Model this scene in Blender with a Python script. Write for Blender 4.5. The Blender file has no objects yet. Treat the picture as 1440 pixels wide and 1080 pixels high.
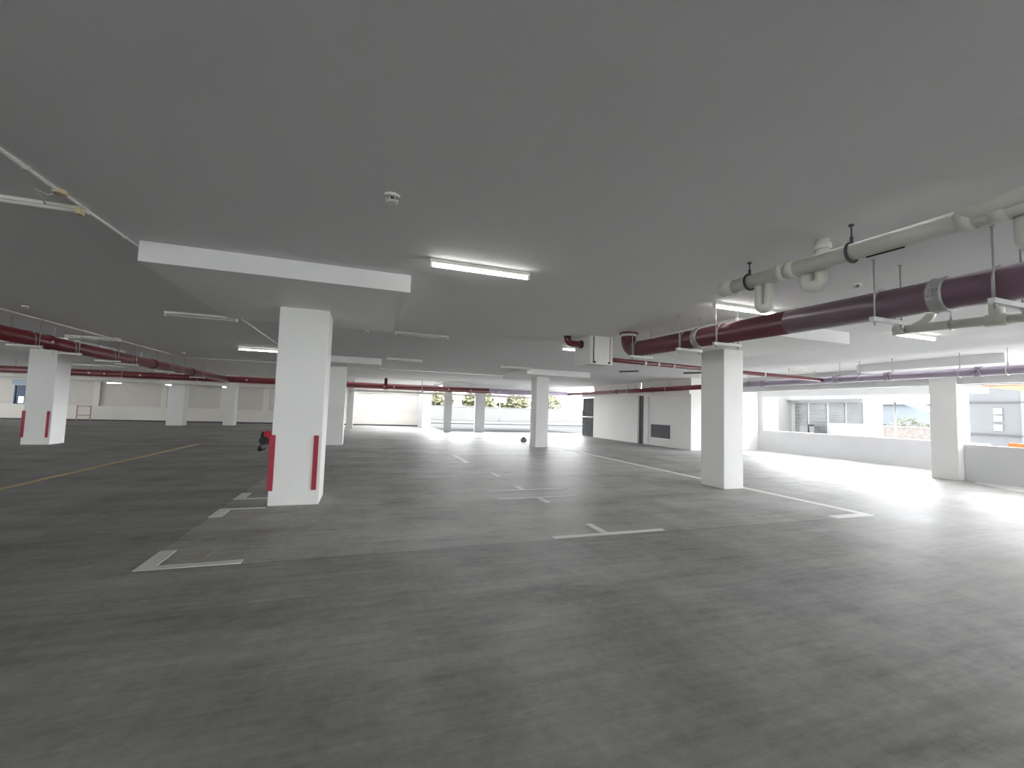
import bpy, math, random
from mathutils import Matrix, Vector
random.seed(7)
S = bpy.context.scene
COL = S.collection
ZC = 3.165          # ceiling height
ZP = 2.945          # underside of drop panels

# ------------------------------------------------------------------ materials
def nodes_of(name):
    m = bpy.data.materials.new(name); m.use_nodes = True
    nt = m.node_tree; b = nt.nodes['Principled BSDF']
    return m, nt, b

def mat(name, col, rough=.6, var=.06, scale=2.0, metal=0.0, bump=0.0, spec=.3):
    m, nt, b = nodes_of(name)
    b.inputs['Roughness'].default_value = rough
    b.inputs['Metallic'].default_value = metal
    b.inputs['Specular IOR Level'].default_value = spec
    tc = nt.nodes.new('ShaderNodeTexCoord')
    no = nt.nodes.new('ShaderNodeTexNoise')
    no.inputs['Scale'].default_value = scale; no.inputs['Detail'].default_value = 5
    nt.links.new(tc.outputs['Object'], no.inputs['Vector'])
    cr = nt.nodes.new('ShaderNodeValToRGB')
    cr.color_ramp.elements[0].position = .3; cr.color_ramp.elements[1].position = .7
    cr.color_ramp.elements[0].color = [c*(1-var) for c in col]+[1]
    cr.color_ramp.elements[1].color = [min(1, c*(1+var)) for c in col]+[1]
    nt.links.new(no.outputs['Fac'], cr.inputs['Fac'])
    nt.links.new(cr.outputs['Color'], b.inputs['Base Color'])
    if bump:
        bp = nt.nodes.new('ShaderNodeBump'); bp.inputs['Strength'].default_value = bump
        bp.inputs['Distance'].default_value = .01
        n2 = nt.nodes.new('ShaderNodeTexNoise'); n2.inputs['Scale'].default_value = scale*25
        nt.links.new(tc.outputs['Object'], n2.inputs['Vector'])
        nt.links.new(n2.outputs['Fac'], bp.inputs['Height'])
        nt.links.new(bp.outputs['Normal'], b.inputs['Normal'])
    return m

def emit(name, col, st):
    m, nt, b = nodes_of(name)
    b.inputs['Base Color'].default_value = (*col, 1)
    b.inputs['Emission Color'].default_value = (*col, 1)
    b.inputs['Emission Strength'].default_value = st
    no = nt.nodes.new('ShaderNodeTexNoise')
    return m

def floor_material():
    m, nt, b = nodes_of('worn_concrete')
    N, L = nt.nodes.new, nt.links.new
    tc = N('ShaderNodeTexCoord')
    def noise(scale, det, rough=.55, stretch=None, rot=0):
        v = tc.outputs['Object']
        if stretch:
            mp = N('ShaderNodeMapping'); mp.inputs['Scale'].default_value = stretch
            mp.inputs['Rotation'].default_value = (0, 0, rot)
            L(v, mp.inputs['Vector']); v = mp.outputs['Vector']
        n = N('ShaderNodeTexNoise'); n.inputs['Scale'].default_value = scale
        n.inputs['Detail'].default_value = det; n.inputs['Roughness'].default_value = rough
        L(v, n.inputs['Vector']); return n.outputs['Fac']
    def M(op, a, bb, clamp=False):
        n = N('ShaderNodeMath'); n.operation = op; n.use_clamp = clamp
        for i, x in enumerate((a, bb)):
            if x is None: continue
            if isinstance(x, (int, float)): n.inputs[i].default_value = x
            else: L(x, n.inputs[i])
        return n.outputs[0]
    big = noise(.28, 6, .62); mid = noise(1.3, 7, .65); fine = noise(14, 6, .7)
    streak = noise(.5, 6, .7, (.55, 2.6, 1), .12)
    scuff = noise(.42, 7, .72, (3.0, .5, 1), -.25)
    v = M('ADD', M('MULTIPLY', M('SUBTRACT', big, .5), 1.0), 1.0)
    v = M('ADD', v, M('MULTIPLY', M('SUBTRACT', mid, .5), 1.0))
    v = M('ADD', v, M('MULTIPLY', M('SUBTRACT', fine, .5), .55))
    v = M('ADD', v, M('MULTIPLY', M('SUBTRACT', streak, .5), 1.1))
    v = M('ADD', v, M('MULTIPLY', M('SUBTRACT', scuff, .5), .55))
    scr = noise(2.2, 8, .75, (.5, 6.0, 1), .2)
    v = M('ADD', v, M('MULTIPLY', M('SUBTRACT', scr, .5), .8))
    # dark tyre scuffs / oil blotches where a thresholded noise peaks
    blot = M('MULTIPLY', M('SUBTRACT', noise(.9, 5, .6, (1, 2.2, 1), .3), .60, True), 2.6, True)
    v = M('SUBTRACT', v, M('MULTIPLY', blot, .9))
    # the bay slab was cast separately and is a paler grey than the aisles
    sx = N('ShaderNodeSeparateXYZ'); L(tc.outputs['Object'], sx.inputs[0])
    edge = M('MULTIPLY', M('SUBTRACT', mid, .5), .10)
    x = M('ADD', sx.outputs[0], edge); y = M('ADD', sx.outputs[1], edge)
    bay = M('MULTIPLY', M('MULTIPLY', M('GREATER_THAN', x, -1.83), M('LESS_THAN', x, 7.72)), M('GREATER_THAN', y, 4.62))
    left = M('LESS_THAN', x, -1.83)
    v = M('MULTIPLY', v, M('SUBTRACT', M('ADD', M('MULTIPLY', bay, .20), .88), M('MULTIPLY', left, .08)))
    # hairline construction joint at the front edge of the bays
    jo = M('LESS_THAN', M('ABSOLUTE', M('SUBTRACT', sx.outputs[1], 4.60), None), .012)
    v = M('SUBTRACT', v, M('MULTIPLY', jo, .12))
    v = M('MAXIMUM', v, .25)
    hue = N('ShaderNodeMix'); hue.data_type = 'RGBA'
    L(M('MULTIPLY', M('SUBTRACT', big, .40), 3.0, True), hue.inputs['Factor'])
    hue.inputs['A'].default_value = (.362, .357, .334, 1); hue.inputs['B'].default_value = (.370, .370, .372, 1)
    mu = N('ShaderNodeVectorMath'); mu.operation = 'SCALE'
    L(hue.outputs['Result'], mu.inputs[0]); L(v, mu.inputs['Scale'])
    L(mu.outputs[0], b.inputs['Base Color'])
    r = M('ADD', M('MULTIPLY', mid, .30), .40); L(r, b.inputs['Roughness'])
    b.inputs['Specular IOR Level'].default_value = .16
    bp = N('ShaderNodeBump'); bp.inputs['Strength'].default_value = .25; bp.inputs['Distance'].default_value = .004
    L(M('ADD', fine, mid), bp.inputs['Height']); L(bp.outputs['Normal'], b.inputs['Normal'])
    return m

def ceiling_material():
    m, nt, b = nodes_of('ceiling_paint')
    N, L = nt.nodes.new, nt.links.new
    tc = N('ShaderNodeTexCoord')
    n1 = N('ShaderNodeTexNoise'); n1.inputs['Scale'].default_value = .35; n1.inputs['Detail'].default_value = 4
    n2 = N('ShaderNodeTexNoise'); n2.inputs['Scale'].default_value = 1.6; n2.inputs['Detail'].default_value = 6
    mp = N('ShaderNodeMapping'); mp.inputs['Scale'].default_value = (2.2, .4, 1)
    L(tc.outputs['Object'], n1.inputs['Vector']); L(tc.outputs['Object'], mp.inputs['Vector']); L(mp.outputs[0], n2.inputs['Vector'])
    ad = N('ShaderNodeMath'); ad.operation = 'ADD'; L(n1.outputs['Fac'], ad.inputs[0]); L(n2.outputs['Fac'], ad.inputs[1])
    cr = N('ShaderNodeValToRGB')
    cr.color_ramp.elements[0].position = .36; cr.color_ramp.elements[1].position = .64
    half = N('ShaderNodeMath'); half.operation = 'MULTIPLY'; half.inputs[1].default_value = .5
    L(ad.outputs[0], half.inputs[0]); L(half.outputs[0], cr.inputs['Fac'])
    cr.color_ramp.elements[0].color = (.80, .803, .806, 1); cr.color_ramp.elements[1].color = (.82, .82, .82, 1)
    L(cr.outputs['Color'], b.inputs['Base Color'])
    b.inputs['Roughness'].default_value = .75; b.inputs['Specular IOR Level'].default_value = .15
    return m

def paint_mark(name, col, wear):
    m, nt, b = nodes_of(name)
    N, L = nt.nodes.new, nt.links.new
    tc = N('ShaderNodeTexCoord'); no = N('ShaderNodeTexNoise')
    no.inputs['Scale'].default_value = 9; no.inputs['Detail'].default_value = 8; no.inputs['Roughness'].default_value = .7
    L(tc.outputs['Object'], no.inputs['Vector'])
    cr = N('ShaderNodeValToRGB'); cr.color_ramp.elements[0].position = wear-.12; cr.color_ramp.elements[1].position = wear+.02
    cr.color_ramp.elements[0].color = (.37, .37, .36, 1); cr.color_ramp.elements[1].color = (*col, 1)
    L(no.outputs['Fac'], cr.inputs['Fac']); L(cr.outputs['Color'], b.inputs['Base Color'])
    b.inputs['Roughness'].default_value = .6
    return m

MT = dict(
    floor=floor_material(), ceil=ceiling_material(),
    wall=mat('white_wall_paint', (.80, .79, .77), .7, .03, .8, bump=.05),
    cream=mat('cream_wall_paint', (.80, .775, .72), .75, .05, .5, bump=.05),
    colm=mat('white_column_paint', (.82, .82, .80), .6, .03, 1.1, bump=.08),
    panelw=mat('drop_panel_paint', (.90, .90, .89), .6, .03, .8),
    infill=mat('beige_infill_wall', (.68, .655, .61), .75, .06, .5, bump=.05),
    grey=mat('grey_plaster', (.62, .62, .62), .75, .05, .7, bump=.05),
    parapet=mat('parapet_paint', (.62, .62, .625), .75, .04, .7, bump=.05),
    pale_strip=mat('pale_floor_strip', (.66, .66, .66), .5, .08, 1.2),
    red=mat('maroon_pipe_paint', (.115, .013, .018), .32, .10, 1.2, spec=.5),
    plum=mat('plum_haze_tint', (.150, .088, .120), .30, .08, 1.0, spec=.5),  # pipe red greyed by glare haze mixed into the colour
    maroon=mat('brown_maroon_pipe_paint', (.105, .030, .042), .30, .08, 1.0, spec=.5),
    lilac=mat('lilac_haze_tint', (.37, .31, .40), .30, .08, 1.0, spec=.5),  # pipe red washed out with painted-in glare haze
    guard=mat('red_rubber', (.33, .030, .052), .5, .10, 6),
    valve=mat('red_valve_paint', (.55, .04, .06), .4, .12, 20),
    black=mat('black_rubber', (.015, .015, .016), .5, .1, 8),
    dark=mat('dark_steel', (.06, .06, .065), .5, .1, 6, metal=.3),
    galv=mat('galvanised_steel', (.48, .48, .47), .42, .10, 12, metal=.6),
    zinc=mat('zinc_painted_channel', (.68, .68, .66), .5, .05, 8),
    pvc=mat('off_white_pvc', (.66, .65, .59), .35, .07, 2.5, spec=.5),
    conduit=mat('white_conduit', (.78, .77, .74), .5, .05, 4),
    lampw=mat('white_enamel', (.78, .77, .71), .4, .05, 5),
    tan=mat('yellowed_plastic', (.66, .54, .36), .5, .1, 20),
    tube=emit('lit_fluorescent_tube', (1.0, 1.0, .95), 14),
    tubeoff=mat('unlit_fluorescent_tube', (.62, .62, .58), .3, .04, 6),
    white=paint_mark('white_road_paint', (.80, .80, .78), .36),
    worn=paint_mark('worn_white_road_paint', (.62, .62, .60), .48),
    yellow=paint_mark('faded_yellow_road_paint', (.56, .44, .22), .36),
    beige=paint_mark('faded_beige_road_paint', (.36, .34, .29), .36),
    blue=mat('blue_glazing', (.02, .07, .16), .15, .1, 1.5, spec=.6),
    pane_glow=emit('emissive_spot', (1, 1, 1), .8),
    skysign=mat('pale_blue_board', (.42, .52, .62), .5, .05, 3),
    pink=mat('faded_red_rail', (.50, .30, .29), .6, .1, 8),
    louv=mat('dark_louvre', (.055, .055, .07), .5, .1, 8),
    gap=mat('dark_gap_steel', (.10, .10, .11), .6, .1, 4),
    gate=mat('grey_gate_steel', (.20, .19, .20), .5, .1, 5),
    ground=mat('outside_concrete', (.78, .78, .77), .8, .06, .15), yard=mat('outside_asphalt', (.045, .045, .045), 1.0, .10, .15, spec=0.0),
    kerb=mat('outside_kerb', (.12, .12, .118), .8, .05, .5),
    facade=mat('outside_facade', (.11, .11, .108), .8, .04, .6),
    pane=mat('outside_grey_window', (.044, .046, .0455), .4, .25, 1.8),
    brick=mat('outside_pale_brick', (.080, .070, .064), .8, .2, 4),
    paleblue=mat('outside_pale_blue_cladding', (.075, .085, .094), .7, .05, 1),
    panel=mat('outside_grey_panel', (.056, .058, .061), .6, .05, 1),
    line=mat('outside_dark_rail', (.03, .03, .03), .6, .1, 3),
    orange=mat('orange_sheet', (.25, .075, .010), .5, .08, 2),
    leaf=mat('pale_leaves', (.125, .125, .078), .9, .30, 1.2, spec=.05),
    shrub=mat('dull_green_leaves', (.070, .074, .055), .9, .35, 1.2, spec=.05),
    bark=mat('grey_bark', (.07, .06, .05), .9, .2, 5),
)

# ------------------------------------------------------------------ mesh builder
class G:
    def __init__(s): s.v = []; s.f = []; s.sm = []
    def _add(s, vs, fs, smooth=False):
        o = len(s.v); s.v += [tuple(p) for p in vs]
        for f in fs: s.f.append([o+i for i in f]); s.sm.append(smooth)
        return s
    def box(s, x0, x1, y0, y1, z0, z1):
        vs = [(x0,y0,z0),(x1,y0,z0),(x1,y1,z0),(x0,y1,z0),(x0,y0,z1),(x1,y0,z1),(x1,y1,z1),(x0,y1,z1)]
        return s._add(vs, [(0,3,2,1),(4,5,6,7),(0,1,5,4),(1,2,6,5),(2,3,7,6),(3,0,4,7)])
    def tube(s, pts, r, seg=14, caps=True, closed=False):
        pts = [Vector(p) for p in pts]; n = len(pts); rings = []
        rr = r if isinstance(r, (list, tuple)) else [r]*n
        up = None
        for i, p in enumerate(pts):
            a = pts[i-1] if (i > 0 or closed) else p; b = pts[(i+1) % n] if (i < n-1 or closed) else p
            t = (b-a).normalized()
            if up is None: up = Vector((0,0,1)) if abs(t.z) < .9 else Vector((1,0,0))
            u = t.cross(up)
            if u.length < 1e-4: u = t.cross(Vector((0,1,0)))
            u.normalize(); w = u.cross(t); up = w
            rings.append([p + (u*math.cos(k*2*math.pi/seg)+w*math.sin(k*2*math.pi/seg))*rr[i] for k in range(seg)])
        vs = [q for ring in rings for q in ring]; fs = []
        for i in range(n if closed else n-1):
            j = (i+1) % n
            for k in range(seg):
                k2 = (k+1) % seg
                fs.append((i*seg+k, i*seg+k2, j*seg+k2, j*seg+k))
        s._add(vs, fs, True)
        if caps and not closed:
            o = len(s.v)-len(vs)
            s.f.append([o+k for k in range(seg)][::-1]); s.sm.append(False)
            s.f.append([o+(n-1)*seg+k for k in range(seg)]); s.sm.append(False)
        return s
    def lathe(s, c, prof, seg=20, axis='z'):
        vs = []; fs = []
        for (r, h) in prof:
            for k in range(seg):
                a = k*2*math.pi/seg; x, y = r*math.cos(a), r*math.sin(a)
                p = (x,y,h) if axis == 'z' else ((h,x,y) if axis == 'x' else (x,h,y))
                vs.append((c[0]+p[0], c[1]+p[1], c[2]+p[2]))
        for i in range(len(prof)-1):
            for k in range(seg):
                k2 = (k+1) % seg; fs.append((i*seg+k, i*seg+k2, (i+1)*seg+k2, (i+1)*seg+k))
        s._add(vs, fs, True)
        o = len(s.v)-len(vs)
        s.f.append([o+k for k in range(seg)][::-1]); s.sm.append(False)
        s.f.append([o+(len(prof)-1)*seg+k for k in range(seg)]); s.sm.append(False)
        return s
    def prism(s, poly, z0, z1):
        n = len(poly); vs = [(x,y,z0) for x,y in poly]+[(x,y,z1) for x,y in poly]
        fs = [tuple(range(n))[::-1], tuple(range(n,2*n))]+[(i,(i+1)%n,(i+1)%n+n,i+n) for i in range(n)]
        return s._add(vs, fs)
    def build(s, name, m, parent=None, bevel=0, origin=None):
        me = bpy.data.meshes.new(name); o = origin or (0,0,0)
        me.from_pydata([(x-o[0], y-o[1], z-o[2]) for x,y,z in s.v], [], s.f); me.update()
        me.polygons.foreach_set('use_smooth', s.sm)
        import bmesh
        bm = bmesh.new(); bm.from_mesh(me); bmesh.ops.recalc_face_normals(bm, faces=bm.faces); bm.to_mesh(me); bm.free()
        me.materials.append(MT[m] if isinstance(m, str) else m)
        ob = bpy.data.objects.new(name, me); COL.objects.link(ob)
        if parent is not None: ob.parent = parent
        else: ob.location = o
        if parent is not None and origin: ob.location = o
        if bevel:
            bv = ob.modifiers.new('bevel', 'BEVEL'); bv.width = bevel; bv.segments = 2; bv.limit_method = 'ANGLE'
        return ob

def tag(o, label, cat, group=None, kind=None):
    o['label'] = label; o['category'] = cat
    if group: o['group'] = group
    if kind: o['kind'] = kind
    return o
def thing(name, label, cat, loc, group=None, rz=0):
    o = bpy.data.objects.new(name, None); COL.objects.link(o)
    o.location = loc; o.rotation_euler = (0,0,rz); o.empty_display_size = .1
    return tag(o, label, cat, group)
def copy_tree(o, parent=None):
    c = o.copy(); COL.objects.link(c)
    if parent is not None: c.parent = parent
    for ch in list(o.children): copy_tree(ch, c)
    return c
def arc(c, r, a0, a1, n, plane):
    out = []
    for i in range(n+1):
        a = math.radians(a0+(a1-a0)*i/n); u, w = r*math.cos(a), r*math.sin(a)
        out.append((c[0]+u, c[1], c[2]+w) if plane == 'xz' else ((c[0], c[1]+u, c[2]+w) if plane == 'yz' else (c[0]+u, c[1]+w, c[2])))
    return out

# ------------------------------------------------------------------ setting
st = lambda o, l, c: tag(o, l, c, kind='structure')
g = G(); g.box(-26,15.6,-24.2,27.3,-.25,0); g.box(15.6,17.6,7.3,15.2,-.25,0); g.box(-26,4.9,27.3,34.9,-.25,0)
st(g.build('floor', 'floor'), 'worn grey concrete floor of the car park', 'floor')
g = G(); g.box(-26,15.65,-24.2,27.3,ZC,ZC+.25); g.box(15.65,17.7,7.2,15.2,ZC,ZC+.25); g.box(-26,4.9,27.3,32.7,ZC,ZC+.25); g.box(-26,-.9,32.7,33.5,ZC,ZC+.25); g.box(4.3,4.9,32.7,33.5,ZC,ZC+.25); g.box(-26,4.9,33.5,34.9,ZC,ZC+.25)  # slot left open before the back wall, added to brighten it
g.box(6.5,15.65,27.3,33,ZC,ZC+.25); g.box(17.7,19.2,7.2,15.2,ZC,ZC+.25); g.box(15.65,17.2,-24.2,7.2,ZC,ZC+.25)  # added overhangs out of view, holding sky light off the floor edges
st(g.build('ceiling', 'ceil'), 'flat pale grey painted concrete ceiling with an added slot and added unseen overhangs', 'ceiling')
# far wall: parapet, recessed infill with a window hole, lintel
g = G()
g.box(-26,4.0,34.42,34.8,0,.95)
for x in (-16.5,-12.9,-9.5,-6.9,-3.4,-.9): g.box(x,x+.32,34.46,34.63,.95,2.5)
st(g.build('wall_back', 'cream'), 'cream back wall with low parapet and recessed upper panels', 'wall')
g = G(); g.box(-26,-20.4,34.62,34.8,.95,2.5); g.box(-19.15,4.0,34.62,34.8,.95,2.5); g.box(-20.4,-19.15,34.62,34.8,2.1,2.5); g.box(-26,4.0,34.5,34.8,2.5,ZC)
st(g.build('wall_back_infill', 'infill'), 'recessed beige upper infill of the back wall', 'wall')
g = G(); g.box(-26,4.0,34.37,34.42,0,.09)
st(g.build('baseboard_back', 'dark'), 'dark kerb strip along the foot of the cream back wall', 'baseboard')
g = G(); g.box(4.0,4.65,31.6,34.8,0,ZC)
st(g.build('wall_back_end', 'grey'), 'grey end pier closing the bright back wall at the far opening', 'wall')
# far opening lintels
g = G(); g.box(4.65,13.5,27.0,27.3,2.56,ZC); g.box(4.65,4.9,27.3,31.6,3.05,ZC)
st(g.build('trim_far_lintel', 'grey'), 'grey lintel beam over the far daylit opening', 'beam')
# enclosure (plant room) on the far right
g = G()
g.box(13.5,13.7,18.85,23.4,0,ZC); g.box(13.72,13.9,18.35,18.85,0,ZC)
g.box(13.5,13.7,15.0,15.65,0,ZC); g.box(13.56,13.7,15.65,18.0,0,ZC); g.box(13.5,13.7,18.0,18.35,0,ZC)
g.box(13.5,13.7,15.65,18.0,2.42,ZC)
g.box(13.7,17.4,15.0,15.2,0,ZC); g.box(13.7,17.4,23.2,23.4,0,ZC); g.box(13.40,13.5,15.0,24.8,2.47,2.72)
st(g.build('wall_plant_room', 'wall'), 'white plant room wall on the far right with recessed panel', 'wall')
g = G(); g.box(13.60,13.72,18.36,18.84,0,2.47)
st(g.build('trim_joint', 'gap'), 'dark vertical gap between the two plant room walls', 'joint')
# right wall, recessed bay
g = G()
g.box(17.4,17.6,7.3,15.0,0,.95); g.box(17.4,17.6,7.3,14.75,2.46,ZC); g.box(17.4,17.6,14.75,15.0,.95,ZC)
g.box(15.65,17.4,7.3,7.5,0,.95); g.box(15.65,17.4,7.3,7.5,2.46,ZC)
st(g.build('wall_right_recess', 'parapet'), 'recessed white parapet wall with a long opening behind the right columns', 'wall')
g = G(); g.box(15.3,15.5,-24,-8,.97,2.55)  # opening filled in out of view, added to darken the near floor
g.box(15.3,15.5,-24,6.86,0,.97); g.box(15.3,15.5,-24,6.86,2.55,ZC)
st(g.build('wall_right_near', 'parapet'), 'nearer white parapet wall with opening at the right picture edge', 'wall')
g = G(); g.box(15.1,15.3,-24,15.0,2.58,ZC)
st(g.build('ceiling_beam', 'grey'), 'grey downstand beam along the right edge above the openings', 'beam')
# left and rear (behind the viewer), open above a parapet like the rest of the deck
g = G(); g.box(-26.2,-26,-24,34.9,0,.95); g.box(-26.2,-26,-24,34.9,2.5,ZC)
for y in (-24,-13,-9,2,12,22,31): g.box(-26.2,-26,y,y+3.5,.95,2.5)
st(g.build('wall_left', 'cream'), 'cream parapet wall on the far left outside the picture', 'wall')
g = G(); g.box(-26,15.5,-24.2,-24,0,.95); g.box(-26,15.5,-24.2,-24,2.5,ZC)
for x in (-26,-18,-9.6,-1.2,7,14.6): g.box(x,x+.7,-24.2,-24,.95,2.5)
st(g.build('wall_front', 'wall'), 'white parapet wall with openings behind the viewer', 'wall')
# pale raised strips on the floor along the right wall
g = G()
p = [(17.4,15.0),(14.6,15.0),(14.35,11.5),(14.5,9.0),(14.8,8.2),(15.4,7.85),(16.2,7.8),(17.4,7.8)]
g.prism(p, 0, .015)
st(g.build('trim_strip_recess', 'pale_strip'), 'pale strip on the floor along the recessed right parapet', 'floor strip')
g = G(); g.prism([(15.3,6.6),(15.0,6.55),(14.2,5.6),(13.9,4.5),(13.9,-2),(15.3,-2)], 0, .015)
st(g.build('trim_strip_near', 'pale_strip'), 'pale strip on the floor below the nearer right parapet', 'floor strip')
# outside ground
g = G(); g.box(15.7,120,-80,26,-.4,-.27); g.box(-120,-26.3,-80,26,-.4,-.27); g.box(-26.3,15.7,-80,-24.3,-.4,-.27)
st(g.build('ground', 'ground'), 'pale concrete ground outside the car park', 'ground')
g = G(); g.box(-120,220,35,260,-.4,-.27); g.box(4.95,220,27.4,35,-.4,-.27); g.box(15.8,220,26.0,27.4,-.4,-.27)
st(g.build('ground_yard', 'yard'), 'grey asphalt yard beyond the far opening', 'ground')
g = G(); g.box(4.95,15,27.4,34.8,-.27,-.02)
st(g.build('ground_landing', 'yard'), 'pale concrete landing just beyond the far opening', 'ground')

# window in the far left wall
w = G(); w.box(-20.4,-19.15,34.64,34.68,.95,2.1)
w = w.build('window_1', 'blue'); tag(w, 'small blue window in the back wall left of the leftmost column', 'window', kind='structure')
f = G()
f.box(-20.4,-20.34,34.58,34.7,.95,2.1); f.box(-19.21,-19.15,34.58,34.7,.95,2.1); f.box(-20.4,-19.15,34.58,34.7,2.04,2.1); f.box(-20.4,-19.15,34.58,34.7,.95,1.0)
f.build('frame', 'blue', w)
f = G(); f.box(-20.18,-19.93,34.6,34.63,.97,1.42); f.build('glowing_spot', 'pane_glow', w)  # white spot on the blue window, its brightness put in as emission
b = thing('sign_board', 'pale blue sign board above the blue window at far left', 'sign', (-20.15,34.48,2.16))
G().box(-.32,.32,0,.03,0,.3).build('board', 'skysign', b); G().box(-.34,.34,.0,.02,.3,.33).build('rim', 'conduit', b)

# ------------------------------------------------------------------ columns
def column(x0, x1, y0, y1, label, panel=None, top=None, m='colm', guards=()):
    cx, cy = (x0+x1)/2, (y0+y1)/2
    t = thing('column', label, 'column', (cx,cy,0), None)
    ztop = top or (ZP if panel else ZC)
    G().box(x0-cx,x1-cx,y0-cy,y1-cy,0,ztop).build('shaft', m, t, bevel=.015)
    if panel:
        a,b_,c,d = panel
        G().box(a-cx,b_-cx,c-cy,d-cy,ZP,ZC).build('drop_panel', 'panelw', t)
    for side in guards:
        q = G()
        if side == 'l': q.box(x0-cx-.018,x0-cx+.058,y0-cy-.018,y0-cy,.22,1.03); q.box(x0-cx-.018,x0-cx,y0-cy,y0-cy+.06,.22,1.03)
        else: q.box(x1-cx-.115,x1-cx-.048,y0-cy-.018,y0-cy,.22,1.03)
        q.build('corner_guard', 'guard', t, bevel=.006)
    return t
column(-1.27,-.585,7.04,7.74,'large white column left of centre with hydrant valve and two red corner guards',(-2.33,.47,5.42,8.5),guards=('l','r'))
column(7.13,7.66,6.97,7.62,'white column under the big plum pipe right of centre',(5.78,8.58,5.42,8.5))
column(-9.80,-9.12,17.05,17.75,'white column at far left with two red corner guards',(-11.0,-8.1,15.5,18.6),guards=('l','r'))
column(-1.36,-.73,17.17,17.8,'white column just behind and right of the large hydrant column',(-2.3,.47,15.5,18.6))
column(6.76,7.32,16.42,17.05,'white column in mid distance in front of the far daylit opening',(5.95,8.75,15.5,18.6))
column(15.05,15.62,6.87,7.46,'grey shaded column at the right between the two parapet openings',(13.75,15.1,5.42,8.5),top=ZC)
column(-10.85,-10.05,29.8,30.5,'pale column before the cream back wall, left of the two standing there')
column(-8.35,-7.75,31.0,31.6,'pale column before the cream back wall, right of the two standing there')
column(-1.13,-.72,30.0,30.6,'narrow grey column close behind right of the second white column', m='grey')
column(4.80,5.28,27.0,27.3,'thin grey column in the far opening, left of the pair',top=2.56,m='grey')
column(6.82,7.48,27.0,27.3,'wider grey column in the far opening, right of the pair',top=2.56,m='grey')

# hydrant valve on the left face of the large column
t = thing('hydrant_valve', 'red hydrant valve with black handwheel on the left side of the large column', 'hydrant valve', (-1.27,7.42,.95))
G().tube([(0,0,.02),(-.10,0,.02)],.045).build('stub_pipe','valve',t)
G().lathe((-.02,0,.02),[(.08,0),(.08,.03)],20,'x').build('flange','valve',t)
G().lathe((-.12,0,.0),[(.03,-.09),(.065,-.07),(.075,-.02),(.075,.05),(.055,.09),(.03,.12)],20).build('body','valve',t)
G().tube([(-.12,0,.0),(-.12,-.13,-.02)],[.05,.045]).build('outlet','valve',t)
q = G(); q.lathe((-.20,0,.03),[(.07,0),(.075,.015),(.07,.03)],20,'x'); q.tube([(-.12,0,.03),(-.2,0,.03)],.02); q.build('handwheel','black',t)
q = G(); q.lathe((-.14,-.13,-.02),[(.06,-.05),(.062,0),(.05,.02)],18,'y'); q.build('cap','black',t)
q = G(); q.tube([(-.15,-.15,-.05),(-.20,-.14,-.12),(-.17,-.13,-.17),(-.12,-.12,-.14)],.012,8); q.lathe((-.19,-.13,-.15),[(.02,-.03),(.035,0),(.02,.03)],12); q.build('chained_plug','black',t)

# ------------------------------------------------------------------ floor markings
def mark(boxes, label, m='white', z=.004, name='bay_marking'):
    q = G()
    for (x0,x1,y0,y1) in boxes: q.prism([(x0,y0),(x1,y0),(x1,y1),(x0,y1)],-.02,z)
    return tag(q.build(name, m), label, 'floor marking', 'white parking bay markings' if m in ('white','worn') else None)
W = .085
mark([(-1.84,-1.02,4.63,4.73),(-1.84,-1.70,4.73,5.17)], 'white L-shaped corner mark nearest the viewer at left')
mark([(-1.84,-1.27,6.93,7.0),(-1.84,-1.69,6.52,6.93)], 'white angled corner mark running into the front of the large column')
mark([(-1.84,-1.27,7.62,7.69),(-1.84,-1.69,7.69,8.12)], 'white angled corner mark just behind the large column at its left')
mark([(2.2,3.78,4.66,4.74),(2.88,2.98,4.74,5.16)], 'white T-shaped bay mark nearest the viewer')
mark([(2.2,3.72,6.88,6.96),(2.88,2.98,6.47,6.88)], 'second white T-shaped bay mark with stem towards the viewer')
mark([(2.2,3.82,7.58,7.66),(2.86,2.96,7.66,8.0)], 'third white T-shaped bay mark with stem away from the viewer')
mark([(2.12,2.95,9.72,9.8),(2.86,2.98,9.12,9.72)], 'fourth bay mark, worn to half a T', 'white')
mark([(3.28,3.46,9.9,9.97)], 'short leftover white dash right of the half-worn T mark', 'white')
mark([(2.1,2.8,10.5,10.58)], 'worn white bar of the fifth bay mark', 'worn')
mark([(2.0,2.9,11.6,11.7),(2.7,2.85,11.7,13.6)], 'bent white bay mark beyond the worn bar', 'white')
mark([(2.0,2.6,13.7,13.8)], 'short white bar crossing the far end of the bent bay mark', 'worn')
mark([(1.7,2.9,15.2,15.32)], 'farthest white bay mark before the mid-distance columns', 'worn')
mark([(7.67,7.83,4.76,17.0),(6.95,7.83,4.60,4.76)], 'long white line with a short foot along the right edge of the bays')
mark([(-5.46,-5.34,7.0,17.5)], 'faded yellow lane line on the left side of the floor', 'yellow', name='lane_line')
mark([(-1.46,-1.36,4.80,5.14)], 'faded beige leftover stripe inside the nearest L mark', 'beige', name='leftover_stripe')

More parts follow.
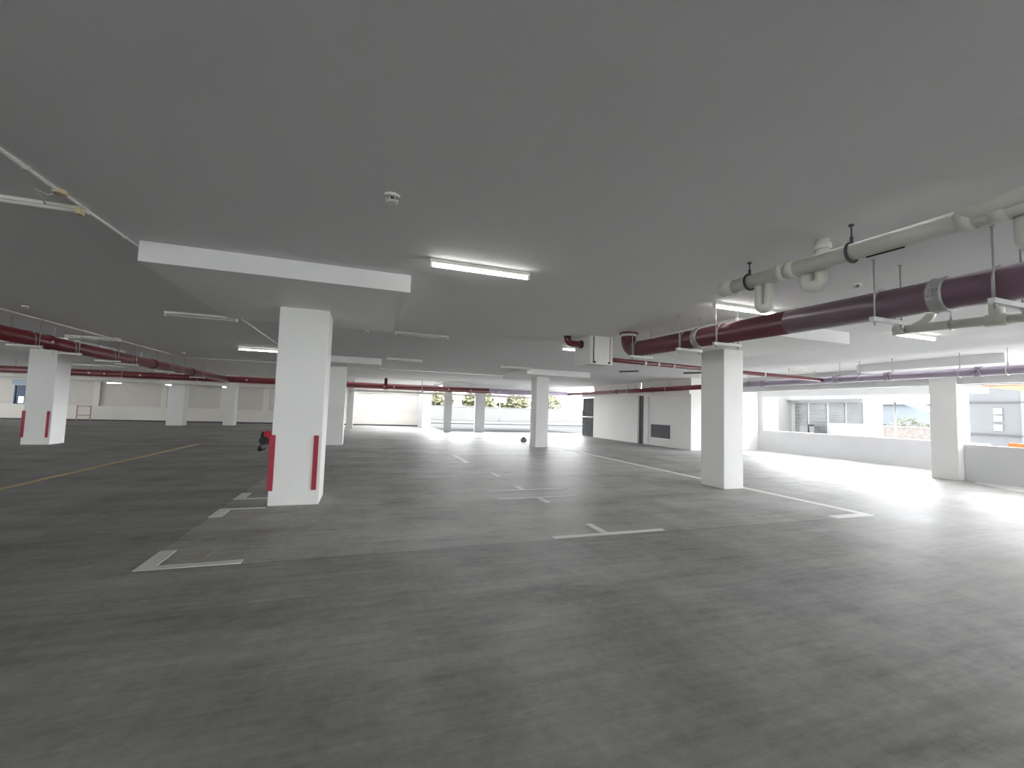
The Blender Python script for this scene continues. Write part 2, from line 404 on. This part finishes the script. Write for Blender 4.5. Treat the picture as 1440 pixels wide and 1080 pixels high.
# ------------------------------------------------------------------ fluorescent battens
def batten(x, y, label, lit=True, L=1.2, z=ZC, alongy=False):
    t = thing('batten_light', label, 'ceiling light', (x,y,z), 'fluorescent battens', math.pi/2 if alongy else 0)
    G().box(0,L,-.03,.03,-.045,0).build('housing','lampw',t,bevel=.006)
    G().tube([(.035,0,-.072),(L-.035,0,-.072)],.016,12).build('tube','tube' if lit else 'tubeoff',t)
    for a in (0,L-.03): G().box(a,a+.03,-.018,.018,-.095,-.045).build('lamp_holder','lampw',t)
    return t
batten(.60,4.70,'lit fluorescent batten nearest the viewer, between hydrant column and plum pipe')
batten(4.70,4.78,'lit fluorescent batten partly hidden behind the big plum pipe')
batten(9.00,4.94,'lit fluorescent batten at the right below the short grey drain pipe')
batten(-3.74,14.85,'lit fluorescent batten touching the left edge of the large column')
batten(4.66,9.72,'lit fluorescent batten half hidden behind the white ceiling cabinet')
batten(-3.66,9.62,'unlit fluorescent batten left of the large drop panel',False)
batten(.54,9.62,'unlit fluorescent batten just right of the large drop panel',False)
batten(.62,15.0,'unlit fluorescent batten right of the second white column',False)
batten(4.78,15.2,'unlit fluorescent batten left of the mid-distance column',False)
batten(-7.75,14.7,'unlit fluorescent batten crossing behind the left red pipe',False)
batten(13.2,10.2,'unlit fluorescent batten above the right lilac pipe',False)
# bare batten at the left edge with its tube holder yellowed
t = thing('batten_light','unlit batten with yellowed end at the left picture edge below the conduit','ceiling light',(-3.6,4.70,ZC),'fluorescent battens')
G().box(0,1.2,-.045,.02,-.05,0).build('housing','lampw',t,bevel=.006)
G().box(.0,1.17,-.070,-.046,-.05,-.04).build('dark_slot','dark',t)  # dark strip between housing and tube
G().tube([(.03,-.085,-.065),(1.17,-.085,-.065)],.016,12).build('tube','tubeoff',t)
G().box(1.165,1.2,-.11,-.045,-.09,-.03).build('lamp_holder','tan',t)
G().lathe((.78,-.0125,-.052),[(.012,0),(.012,.006)],12).build('screw_hole','black',t)
# thin dark trunking pieces on the ceiling, right of the mid-distance column
for (x,y,l,lab) in ((9.3,14.2,.75,'dark thin ceiling strip below the white ceiling cabinet'),(11.5,13.2,.8,'dark thin ceiling strip left of the plant room wall')):
    t = thing('batten_light',lab,'ceiling light',(x,y,ZC),'dark ceiling strips',-.9)
    G().box(0,l,-.02,.02,-.05,0).build('housing','dark',t); G().tube([(.03,0,-.06),(l-.03,0,-.06)],.012,8).build('tube','tubeoff',t)

# ------------------------------------------------------------------ detectors / sprinklers on the ceiling
def detector(x, y, label, r=.055):
    t = thing('smoke_detector', label, 'smoke detector', (x,y,ZC), 'ceiling detectors')
    G().lathe((0,0,0),[(r,-.025),(r,0)][::-1],24).build('base','lampw',t)
    q = G(); q.lathe((0,0,0),[(r*.55,-.062),(r*.8,-.055),(r*.8,-.050)],24)
    for k in range(6):
        a = k*math.pi/3; q.box(r*.7*math.cos(a)-.005,r*.7*math.cos(a)+.005,r*.7*math.sin(a)-.005,r*.7*math.sin(a)+.005,-.055,-.022)
    q.build('sensor_head','lampw',t)
    G().lathe((0,0,0),[(r*.5,-.05),(r*.5,-.025)],16).build('vent_core','dark',t)
detector(.12,3.40,'round smoke detector on the ceiling, nearest the viewer',.062)
detector(5.57,3.42,'small detector on the ceiling between the drain pipe and the plum pipe',.045)
detector(-6.1,10.4,'small detector on the ceiling beside the upper left conduit',.05)
detector(-.05,9.9,'small detector on the ceiling right of the large column top',.05)
detector(-6.05,17.6,'small detector on the ceiling above the left red pipe',.06)
detector(-.1,19.0,'small detector on the ceiling right of the second column',.06)

# ------------------------------------------------------------------ conduits
def conduit(x, y0, y1, label, r=.013, boxes=()):
    t = thing('conduit', label, 'conduit', (x,y0,ZC), 'ceiling conduits')
    G().tube([(0,0,-r),(0,y1-y0,-r)],r,8).build('pipe','conduit',t)
    for y in boxes:
        q = G(); q.lathe((0,y-y0,-.035),[(.045,0),(.045,.035)],16); q.build('junction_box','tan',t)
    y = y0+.7
    while y < y1 and y < y0+16 and r < .03:
        G().box(-.02,.02,y-y0-.012,y-y0+.012,-.028,0).build('saddle','conduit',t); y += 1.35
    return t
c = conduit(-2.42,.6,22,'white conduit on the ceiling running past the left edge of the large drop panel',boxes=(4.36,))
G().tube([(-.02,3.76,-.02),(-.08,3.78,-.05),(-.14,3.74,-.03),(-.2,3.9,-.02),(-.26,4.08,-.03)],.005,6).build('loose_wire','lampw',c)
conduit(-6.75,6,19.5,'white conduit on the ceiling above the left red pipe',r=.018)
t = thing('conduit','thin white conduit crossing the far ceiling behind the large column','conduit',(-6.75,19.6,ZC),'ceiling conduits')
G().tube([(0,0,-.014),(18.0,0,-.014)],.014,8).build('pipe','conduit',t)
for k in range(6): G().box(1+k*3,1.04+k*3,-.02,.02,-.03,0).build('saddle','conduit',t)

# ------------------------------------------------------------------ pipes and hangers
def trapeze(x, y, zp, r, label, group, w=.21):
    t = thing('pipe_hanger', label, 'pipe hanger', (x,y,ZC), group)
    zb = zp-r-ZC
    for s in (-1,1):
        q = G(); q.tube([(s*w,0,0),(s*w,0,zb-.09)],.0075,8); q.lathe((s*w,0,zb-.065),[(.014,0),(.014,.015)],6); q.lathe((s*w,0,-.012),[(.02,0),(.02,.012)],8)
        q.build('rod','galv',t)
    G().box(-w-.05,w+.05,-.022,.022,zb-.045,zb-.003).build('channel','zinc',t)
    q = G(); q.tube([(-r-.012,.03,zb)]+arc((0,.03,zp-ZC),r+.012,180,0,14,'xz')+[(r+.012,.03,zb)],.008,8); q.build('u_bolt','galv',t)
    return t
def clevis(x, y, zp, r, label, group, name='pipe_hanger', m='galv'):
    t = thing(name, label, 'pipe hanger', (x,y,ZC), group)
    q = G(); q.tube([(0,0,0),(0,0,zp+r+.05-ZC)],.007,8); q.lathe((0,0,-.012),[(.022,0),(.022,.012)],8); q.build('rod','galv' if m=='galv' else 'dark',t)
    q = G(); q.tube(arc((0,0,zp-ZC),r+.008,0,360,22,'xz')[:-1],.011,8,closed=True); q.tube([(0,0,zp+r-ZC),(0,0,zp+r+.06-ZC)],.014,8); q.build('ring',m,t)
    return t
def coupling(par, c, d, r, L=.11, m='galv'):
    c = Vector(c); d = Vector(d).normalized()
    q = G(); q.tube([c-d*L/2,c-d*L*.36,c-d*L*.3,c+d*L*.3,c+d*L*.36,c+d*L/2],[r+.01,r+.02,r+.013,r+.013,r+.02,r+.01],24)
    u = d.cross(Vector((0,0,1))).normalized()
    for s in (-1,1):
        for k in (-1,0,1):
            p = c+u*s*(r+.016)+d*k*L*.28; q.tube([p+Vector((0,0,-.035)),p+Vector((0,0,.035))],.012,6)
    return q.build('coupling',m,par)

# big maroon pipe, near length coloured plum for glare haze
mz = lambda y: 2.662+.019*y
t = thing('sprinkler_main','big maroon pipe, glare haze painted into its near length, under the ceiling, bending up beside the white ceiling cabinet','pipe',(5.07,0,2.66))
pts = [(0,-1.5,mz(-1.5)-2.66),(0,7.18,mz(7.18)-2.66)]
bend = [(0,7.18+.24*math.sin(math.radians(a)),mz(7.18)-2.66+.24*(1-math.cos(math.radians(a)))) for a in range(10,91,10)]
G().tube([(0,3.9,mz(3.9)-2.66)]+pts[1:]+bend+[(0,7.42,ZC-2.66)],.15,28).build('pipe_run','maroon',t)
G().tube([(0,-1.5,mz(-1.5)-2.66),(0,3.9,mz(3.9)-2.66)],.15,28).build('plum_hazed_length','plum',t)['label'] = 'near length, glare haze painted in as plum-purple'
for y in (2.39,5.44): coupling(t,(0,y,mz(y)-2.66),(0,1,.019),.15,.12)
G().lathe((0,7.42,.43),[(.153,0),(.153,.05)],28).build('white_band','conduit',t)
G().lathe((0,7.42,ZC-2.66-.02),[(.19,0),(.19,.02)],28).build('ceiling_flange','red',t)
q = G(); q.tube([(0,7.10,mz(7.1)-2.66),(0,7.16,mz(7.16)-2.66)],.162,28); q.build('elbow_collar','gap',t)
for y,l in ((1.96,'nearest'),(2.83,'second nearest'),(4.90,'third nearest'),(5.68,'fourth nearest'),(6.98,'farthest')):
    trapeze(5.07,y,mz(y),.15,f'{l} rod trapeze hanger on the big plum pipe','hangers on the big plum pipe')
# left red pipe
t = thing('sprinkler_main','large dark red pipe running along the left side under the ceiling','pipe',(-6.93,0,2.77))
G().tube([(0,4,0),(0,26,-.12)],.15,24).build('pipe_run','red',t)
for y in (12.6,17.6,21.0): coupling(t,(0,y,-.12*(y-4)/22),(0,1,0),.15,.1,'red')
for y in (12.45,16.2):
    q = G(); q.lathe((.14,y,-.12*(y-4)/22),[(.03,0),(.03,.03)],12,'x'); q.build('outlet_cap','conduit',t)
names = ['nearest','second nearest','third nearest','fourth nearest','fifth nearest','sixth nearest','seventh nearest']
for y,l in zip((11.9,13.25,15.0,16.0,18.6,19.6,21.8),names):
    trapeze(-6.93,y,2.77-.12*(y-4)/22,.15,f'{l} visible rod trapeze hanger on the left red pipe','hangers on the left red pipe',.24)
# cross pipe at the back
t = thing('sprinkler_main','long dark red pipe crossing the far end under the ceiling','pipe',(0,26,2.66))
G().tube([(-25.9,0,0),(7.4,0,.02)],.165,20).build('pipe_run','red',t)
G().tube([(7.4,0,.02),(13.05,0,.06)],[.165,.12],20).build('lilac_hazed_length','lilac',t,).__setitem__('label','end length, glare haze painted in as lilac')
G().tube([(1.1,0,0),(1.1,0,ZC-2.66)],.09,16).build('riser','red',t)
for x in (1.1,-3.0,-17.5): coupling(t,(x,0,0),(1,0,0),.165,.25,'red')
for x in (-12.6,-12.0,-10.6,-6.0,1.0,1.55,4.8,8.1):
    G().lathe((x,-.16,0),[(.045,-.04),(.045,0)],12,'y').build('outlet_cap','conduit',t)
for x,l in zip((-18,-14.2,-11.3,-8.2,-4.6,-2.2,3.2,6.2,9.0),('leftmost','second from left','third from left','fourth from left','fifth from left','sixth from left','seventh from left','eighth from left','rightmost')):
    h = trapeze(x,26,2.66,.165,f'{l} rod hanger on the long red cross pipe','hangers on the cross pipe',.24); h.rotation_euler = (0,0,math.pi/2)
# right pipe, its red shifted to lilac for the bright haze
t = thing('sprinkler_main','lilac-purple pipe, haze painted into its colour, along the right side in front of the openings','pipe',(13,0,2.70))
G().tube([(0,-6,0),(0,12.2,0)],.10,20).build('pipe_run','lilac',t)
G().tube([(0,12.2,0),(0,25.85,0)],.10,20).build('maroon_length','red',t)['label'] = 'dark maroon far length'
for y in (5.54,7.3,8.6,11.0,17.0,20.0): coupling(t,(0,y,0),(0,1,0),.10,.12,'lilac' if y<12 else 'gap')
for y,l in zip((5.08,5.86,7.19,7.97,8.49,11.6,16.0,19.0),names+['farthest']):
    clevis(13,y,2.70,.10,f'{l} ring hanger on the right lilac pipe','ring hangers on the right pipe')
# thin red branch pipe
t = thing('branch_pipe','thin dark red pipe running from behind the white cabinet to the right lilac pipe','pipe',(4.75,8.95,2.82))
G().tube([(0,0,.33),(0,0,.08),(.02,0,.03),(.06,0,.01),(.12,0,0),(8.15,0,-.12)],.055,14).build('pipe_run','red',t)
for x in (6.6,7.0,7.47,10.6): G().tube([(x-4.75-.025,0,-.015*(x-4.75)),(x-4.75+.025,0,-.015*(x-4.75))],.062,14).build('clamp','conduit',t)
clevis(9.6,8.95,2.75,.055,'thin rod hanger on the thin red branch pipe right of the column','branch pipe hangers')
# elbow pipe and cabinet
t = thing('elbow_pipe','short dark red elbow pipe from the ceiling into the white cabinet','pipe',(4.14,8.36,ZC))
G().tube([(0,0,0),(0,0,-.06),(.015,0,-.10),(.05,0,-.135),(.09,0,-.15),(.37,0,-.15)],.07,18).build('pipe_run','red',t)
G().lathe((.30,0,-.15),[(.085,0),(.085,.06)],18,'x').build('flange','dark',t)
G().lathe((0,0,-.02),[(.085,0),(.085,.02)],18).build('ceiling_collar','dark',t)
t = thing('ceiling_cabinet','white box cabinet hung from the ceiling beside the red pipe bend','cabinet',(4.5,7.97,2.55))
G().box(0,.56,.02,.72,0,ZC-2.55).build('body','conduit',t)
G().box(.09,.47,-.005,.02,.02,.60).build('door','conduit',t,bevel=.004)
for x in (.075,.475): G().box(x,x+.012,.0,.021,.02,.60).build('door_gap','dark',t)
for x in (.08,.43): G().box(x,x+.045,-.02,.0,.02,.06).build('latch','dark',t)

# ------------------------------------------------------------------ white drain pipes
wz = lambda y: 2.86+.027*y
t = thing('drain_pipe','long off-white drain pipe with traps hanging above the plum pipe','pipe',(3.83,0,2.86))
G().tube([(0,-1,wz(-1)-2.86),(0,3.72,wz(3.72)-2.86)],.072,20).build('pipe_run','pvc',t)
G().tube([(0,3.60,.098),(0,3.76,.102)],.084,20).build('end_socket','pvc',t)
def utrap(par, x, y, ztop, w, drop, r, flip=1):
    q = G(); zb = ztop-drop+w/2
    q.tube([(x,y-w/2*flip,ztop)]+[(x,y-flip*w/2*math.cos(math.radians(a)),zb-w/2*math.sin(math.radians(a))) for a in range(0,181,15)]+[(x,y+w/2*flip,ztop-.02)],r,14)
    return q.build('trap','pvc',par)
utrap(t,.02,3.24,.07,.11,.30,.05)
utrap(t,.10,2.78,.10,.13,.21,.055)
q = G(); q.tube([(.10,2.70,.08),(.10,2.70,ZC-2.86)],.055,16); q.tube([(.10,2.70,.21),(.10,2.70,.27)],.068,16); q.build('riser','pvc',t)
G().tube([(0,3.05,.08),(.06,2.85,.09),(.10,2.72,.10)],.058,14).build('branch','pvc',t)
for y in (3.02,2.92,1.66,1.50): G().tube([(0,y-.04,wz(y-.04)-2.86),(0,y+.04,wz(y+.04)-2.86)],.083,20).build('socket','pvc',t)
G().tube([(0,1.78,.05),(-.05,1.55,.06),(-.075,1.30,.07),(-.075,.4,.08)],.055,14).build('branch','pvc',t)
utrap(t,.09,1.34,.10,.15,.33,.062)
G().tube([(0,1.5,.05),(.05,1.42,.06),(.09,1.30,.08)],.06,14).build('branch','pvc',t)
G().tube([(.0,2.02,-.020),(.0,2.28,-.013)],.008,8).build('dark_scratch','black',t)
clevis(3.83,2.39,wz(2.39),.075,'nearer dark ring hanger on the long off-white drain pipe','rings on the drain pipe',m='dark')
clevis(3.83,3.40,wz(3.4),.075,'farther dark ring hanger at the end of the long off-white drain pipe','rings on the drain pipe',m='dark')
vz = lambda y: 2.90-.045*(4.14-y)
t = thing('drain_pipe','short grey-white drain pipe seen below the plum pipe at the right edge','pipe',(7.6,0,2.90))
G().tube([(0,.2,vz(.2)-2.9),(0,4.1,vz(4.1)-2.9)],.062,18).build('pipe_run','pvc',t)
G().tube([(0,4.02,-.005),(0,4.16,0)],.076,18).build('end_socket','pvc',t)
G().tube([(0,3.95,-.01),(.02,3.82,.06),(.03,3.74,.14),(.03,3.70,ZC-2.9)],.058,14).build('riser','pvc',t)
q = G(); q.tube([(0,2.95,vz(2.95)-2.9),(0,3.15,vz(3.15)-2.9)],.08,18); q.tube([(.0,3.05,-.05),(.0,3.05,ZC-2.9)],.075,16); q.build('tee','pvc',t)
clevis(7.6,3.50,vz(3.5),.062,'grey ring hanger on the short drain pipe at the right edge','rings on the drain pipe')
t = thing('drain_pipe','thin white drain pipe behind the far left column, ending under the left red pipe','pipe',(-9.95,18.78,2.62))
G().tube([(0,0,0),(2.15,0,0),(2.2,0,.02),(2.22,0,.07),(2.22,0,ZC-2.62)],.035,12).build('pipe_run','pvc',t)
G().tube([(.0,0,0),(.0,.0,ZC-2.62)],.035,12).build('riser','pvc',t)

# ------------------------------------------------------------------ cable tray with lamps
t = thing('cable_tray','long pale cable tray hung below the far red cross pipe','cable tray',(0,26.25,2.32))
q = G(); q.box(-25.8,11.0,-.08,.08,0,.012); q.box(-25.8,11.0,-.08,-.07,0,.12); q.box(-25.8,11.0,.07,.08,0,.12); q.build('tray','conduit',t)
for k in range(13): G().tube([(-24+k*2.8,.13,.0),(-24+k*2.8,.13,ZC-2.32)],.008,6).build('rod','galv',t)
q = G(); [q.box(-24+k*2.8-.02,-24+k*2.8+.02,-.09,.14,-.02,.0) for k in range(13)]; q.build('bracket','zinc',t)
batten(-12.1,26.25,'lit batten under the far cable tray, leftmost of three',L=.62,z=2.30)
batten(-9.58,25.9,'lit batten under the far cable tray, middle of three seen end-on',L=.7,z=2.32,alongy=True)
batten(-7.12,25.9,'lit batten under the far cable tray, rightmost of three seen end-on',L=.7,z=2.32,alongy=True)

# ------------------------------------------------------------------ plant room fittings
t = thing('louvre_grille','dark louvre grille low in the white plant room wall','grille',(13.56,17.1,.40))
q = G(); q.box(-.03,0,-.68,.68,0,.03); q.box(-.03,0,-.68,.68,.60,.63); q.box(-.03,0,-.68,-.64,0,.63); q.box(-.03,0,.64,.68,0,.63); q.build('frame','louv',t)
for k in range(9): G().box(-.028,.0,-.64,.64,.045+k*.062,.085+k*.062).build('slat','louv',t)
G().box(-.006,.0,-.64,.64,.03,.6).build('backing','black',t)
t = tag(G().box(13.50,13.56,23.4,24.75,.0,2.45).build('door_1','gate'),'grey barred gate at the left end of the plant room wall','gate',kind='structure')
for k in range(9): G().box(13.46,13.5,23.44+k*.155,23.48+k*.155,.05,2.42).build('bar','gap',t)
G().box(13.44,13.5,23.4,24.75,1.20,1.28).build('rail','conduit',t)
t = thing('low_rail','faded red metal rail standing before the far cream parapet','rail',(-17.1,34.2,0))
for x in (0,.68): G().tube([(x,0,0),(x,0,.95)],.03,8).build('post','pink',t)
for z in (.35,.92): G().tube([(0,0,z),(.68,0,z)],.022,8).build('bar','pink',t)
t = thing('rubble_bag','small dark bag on the floor just left of the mid-distance column','bag',(7.45,19.6,0))
G().lathe((0,0,0),[(.13,0),(.16,.04),(.15,.11),(.08,.18),(.03,.20)],16).build('sack','gate',t)
G().tube([(-.03,0,.18),(.0,.02,.22),(.04,0,.19)],.018,8).build('knot','grey',t)

# ------------------------------------------------------------------ outside on the right
GZ = -.27
t = thing('shed_building','low white building with louvred grey windows outside the right opening','building',(27,19,GZ))
B = lambda x0,x1,y0,y1,z0,z1: G().box(x0-27,x1-27,y0-19,y1-19,z0-GZ,z1-GZ)
B(27,28.7,16.4,30,GZ,4.2).build('walls','facade',t)  # wall height added above the hood to hold sky light off the floor
B(26.5,27,16.4,30,2.80,2.9).build('window_hood','facade',t)
r = B(26.7,28.9,16.3,30.2,4.2,4.35).build('roof','facade',t)
B(25.8,27,20.75,23.2,GZ,2.98).build('projecting_block','facade',t)
B(26.55,26.62,16.4,20.7,2.70,2.82).build('gutter','panel',t)
for (a,b_) in ((16.43,17.27),(17.38,18.29),(18.45,19.50),(19.64,20.46)):
    z0 = 1.38 if a < 18.4 else .55
    wd = B(26.96,27.0,a,b_,z0,2.55).build('window','pane',t)
    q = G(); n = 8
    for k in range(n):
        z = z0+(2.55-z0)*(k+.5)/n; q.box(-.07,-.04,a-19+.03,b_-19-.03,z-.03-GZ,z+.02-GZ)
    q.build('louvres','panel',wd)
for k,(y,l,z) in enumerate(((18.6,.3,1.05),(19.1,.5,1.15))):
    tt = thing('crate',('dark crate outside before the white building windows','wide dark crate outside, left of the other crate')[k],'crate',(25.9,y,GZ))
    G().box(0,.5,-l/2,l/2,0,z-GZ).build('body','line',tt); G().box(-.02,.52,-l/2-.02,l/2+.02,z-GZ,z-GZ+.05).build('lid','line',tt)
t = thing('sloping_canopy','white sloping roof edge falling to the right beside the low building','canopy',(27,15.3,GZ))
q = G(); q._add([(0,.15,2.95-GZ),(0,-2.4,1.9-GZ),(0,-2.4,1.82-GZ),(0,.15,2.87-GZ),(1.5,.15,2.95-GZ),(1.5,-2.4,1.9-GZ),(1.5,-2.4,1.82-GZ),(1.5,.15,2.87-GZ)],[(0,1,2,3),(4,7,6,5),(0,4,5,1),(1,5,6,2),(2,6,7,3),(3,7,4,0)]); q.build('slab','paleblue',t)
G().tube([(.7,-2.2,0),(.7,-2.2,1.9-GZ)],.05,8).build('post','facade',t); G().tube([(.7,-.05,0),(.7,-.05,2.8-GZ)],.05,8).build('post','facade',t)
t = thing('distant_hall','pale blue hall far outside the right opening','building',(48,20,GZ))
G().box(0,10,-8,10,0,3.2-GZ).build('walls','paleblue',t); G().box(-.3,10,-8.3,10.3,3.2-GZ,3.35-GZ).build('roof','facade',t)
t = thing('brick_fence','low pale brick fence outside under the shrubs','fence',(38,21,GZ))
G().box(0,.25,-6,4,0,1.15-GZ).build('brick_wall','brick',t)
q = G(); q.box(-.05,.3,-6,4,1.15-GZ,1.22-GZ); q.build('coping','facade',t)
for k in range(12): G().box(.05,.12,-5.6+k*.8,-5.54+k*.8,1.22-GZ,1.6-GZ).build('picket','brick',t)
def tree(loc, h, r, n, label, name='tree', th=None, cat='tree'):
    t = thing(name, label, cat, loc, 'greenery outside')
    q = G(); q.tube([(0,0,0),(.05,.02,h*.3),(.0,.05,h*.7)],[.14*r/1.5,.1*r/1.5,.05*r/1.5],8)
    for k in range(5):
        a = k*1.3; q.tube([(0,.03,h*.4),(r*.5*math.cos(a),r*.5*math.sin(a),h*.7)],[.05*r,.015],6)
    q.build('trunk','bark',t)
    q = G()
    for i in range(n):
        while True:
            p = Vector((random.uniform(-1,1),random.uniform(-1,1),random.uniform(-1,1)))
            if .25 < p.length < 1: break
        c = Vector((p.x*r,p.y*r,h*.62+p.z*h*.38)); s = random.uniform(.10,.2)*r
        u = Vector((random.uniform(-1,1),random.uniform(-1,1),random.uniform(-1,1))).normalized(); w = u.orthogonal().normalized()
        q._add([c+u*s,c+w*s*.5,c-u*s,c-w*s*.5],[(0,1,2,3)])
    q.build('crown','shrub' if name=='shrub' else 'leaf',t)
for (x,y,h,r,l) in ((40,24,2.4,1.15,'pale bushy shrub outside behind the brick fence, leftmost'),(40.5,21.5,2.2,1.1,'pale bushy shrub outside behind the brick fence, in the middle'),(40,19,2.3,1.15,'pale bushy shrub outside behind the brick fence, rightmost')):
    tree((x,y,GZ),h,r,260,l,'shrub',cat='shrub')
t = thing('panelled_building','pale grey panelled building outside the nearer right opening','building',(23,7,GZ))
q = G(); q.box(0,6,-3,3.9,0,3.15-GZ); q.build('walls','panel',t)
for z in (1.12,2.38): G().box(-.06,0,-3,3.2,z-GZ,z+.03-GZ).build('rail','line',t)
for z in (1.30,1.65+.0,1.93): G().box(-.04,0,2.18,2.42,z-GZ,z+.24-GZ).build('pale_block','facade',t)  # paler blocks on the grey panels
G().box(-.05,.0,1.45,1.68,.4-GZ,3-GZ).build('blue_strip','paleblue',t)
t = thing('orange_awning','orange awning sheet outside at the top of the nearer right opening','awning',(17.0,6.0,2.6))
q = G(); a_ = [(0,1.22,.02),(0,-1.2,.05),(3.2,-1.2,-.42)]
q._add(a_+[(x,y,z+.04) for x,y,z in a_],[(0,1,2),(3,5,4),(0,3,4,1),(1,4,5,2),(2,5,3,0)]); q.build('sheet','orange',t)
G().tube([(.04,-1.17,-2.87),(.04,-1.17,.05)],.03,8).build('post','galv',t); G().tube([(3.1,-1.17,-2.87),(3.1,-1.17,-.40)],.03,8).build('post','galv',t)
t = thing('orange_barrier','orange barrier board outside behind the nearer right parapet','barrier',(16.5,4.4,GZ))
G().box(0,.06,-2,2.1,.9-GZ,1.04-GZ).build('board','orange',t)
for y in (-1.8,1.9): G().box(.06,.12,y-.05,y+.05,0,1.04-GZ).build('post','orange',t)

# ------------------------------------------------------------------ outside beyond the far opening
t = thing('road_kerb','white raised kerb across the yard beyond the far opening','kerb',(20,50,GZ))
G().box(-30,40,-1.2,1.2,0,.18).build('kerb_stone','kerb',t); G().box(-30,40,-1.3,-1.2,0,.1).build('gutter','yard',t)
t = thing('boundary_wall','low white boundary wall in the yard below the trees','boundary wall',(20,66,GZ))
G().box(-40,50,0,.3,0,2.1).build('wall','facade',t); G().box(-40,50,-.05,.35,2.1,2.2).build('coping','facade',t)
t = thing('yard_fence','thin white railing in the yard right of the mid-distance column','railing',(20,45,GZ))
for k in range(26): G().tube([(-.5+k*.24,0,0),(-.5+k*.24,0,2.6)],.014,6).build('bar','gate',t)
for z in (.5,1.7,2.5): G().tube([(-.5,0,z),(5.5,0,z)],.02,6).build('rail','gate',t)
t = thing('notice_board','grey board on a post beyond the far opening','board',(18.9,60,GZ))
G().box(-1.0,1.0,0,.08,2.85,4.1).build('board','gate',t); G().tube([(0,.1,0),(0,.1,4)],.06,8).build('post','gate',t)
for (x,y,h,r,l) in ((5,71,5.0,2.8,'yellowish tree beyond the far opening, leftmost'),(11.5,72,5.0,2.9,'yellowish tree beyond the far opening, second from left'),(18.5,71,5.0,3.0,'yellowish tree beyond the far opening, third from left'),(25.5,73,5.0,3.0,'yellowish tree beyond the far opening, fourth from left'),(32.5,74,5.0,3.0,'yellowish tree beyond the far opening, rightmost')):
    tree((x,y,GZ),h,r,1300,l)

# ------------------------------------------------------------------ world, camera
w = bpy.data.worlds.new('overcast'); S.world = w; w.use_nodes = True
nt = w.node_tree; bg = nt.nodes['Background']
# overcast sky, brighter around the veiled sun low in the east-north-east
bg.inputs['Color'].default_value = (.95, .975, 1.0, 1)
_tc = nt.nodes.new('ShaderNodeTexCoord'); _dp = nt.nodes.new('ShaderNodeVectorMath'); _dp.operation = 'DOT_PRODUCT'
_dp.inputs[1].default_value = Vector((.80,.55,.22)).normalized()
nt.links.new(_tc.outputs['Generated'], _dp.inputs[0])
def _m(op, a, b, clamp=False):
    n = nt.nodes.new('ShaderNodeMath'); n.operation = op; n.use_clamp = clamp
    if isinstance(a, (int, float)): n.inputs[0].default_value = a
    else: nt.links.new(a, n.inputs[0])
    n.inputs[1].default_value = b
    return n.outputs[0]
_s = _m('ADD', _m('MULTIPLY', _m('POWER', _m('MAXIMUM', _dp.outputs['Value'], 0.0), 1.5), 34.0), 14.5)
nt.links.new(_s, bg.inputs['Strength'])

cam = bpy.data.cameras.new('camera'); co = bpy.data.objects.new('camera', cam); COL.objects.link(co); S.camera = co
f, pit, rol, yaw = 595.719149, .062134586, -.031401063, .331822672
cam.sensor_fit = 'HORIZONTAL'; cam.sensor_width = 36; cam.lens = f/1440*36; cam.clip_start = .05; cam.clip_end = 600
fw = Vector((math.sin(yaw)*math.cos(pit), math.cos(yaw)*math.cos(pit), math.sin(pit)))
r0 = Vector((math.cos(yaw), -math.sin(yaw), 0)); d0 = -r0.cross(fw)
r = r0*math.cos(rol)+d0*math.sin(rol); d = -r0*math.sin(rol)+d0*math.cos(rol)
co.matrix_world = Matrix(((r.x,-d.x,-fw.x,0),(r.y,-d.y,-fw.y,0),(r.z,-d.z,-fw.z,1.5),(0,0,0,1)))

S.view_settings.view_transform = 'Standard'; S.view_settings.look = 'None'
S.view_settings.exposure = 0; S.view_settings.gamma = 1; S.view_settings.use_curve_mapping = False
S.cycles.use_denoising = True
S.cycles.max_bounces = 14; S.cycles.diffuse_bounces = 8; S.cycles.glossy_bounces = 4
S.cycles.sample_clamp_indirect = 6
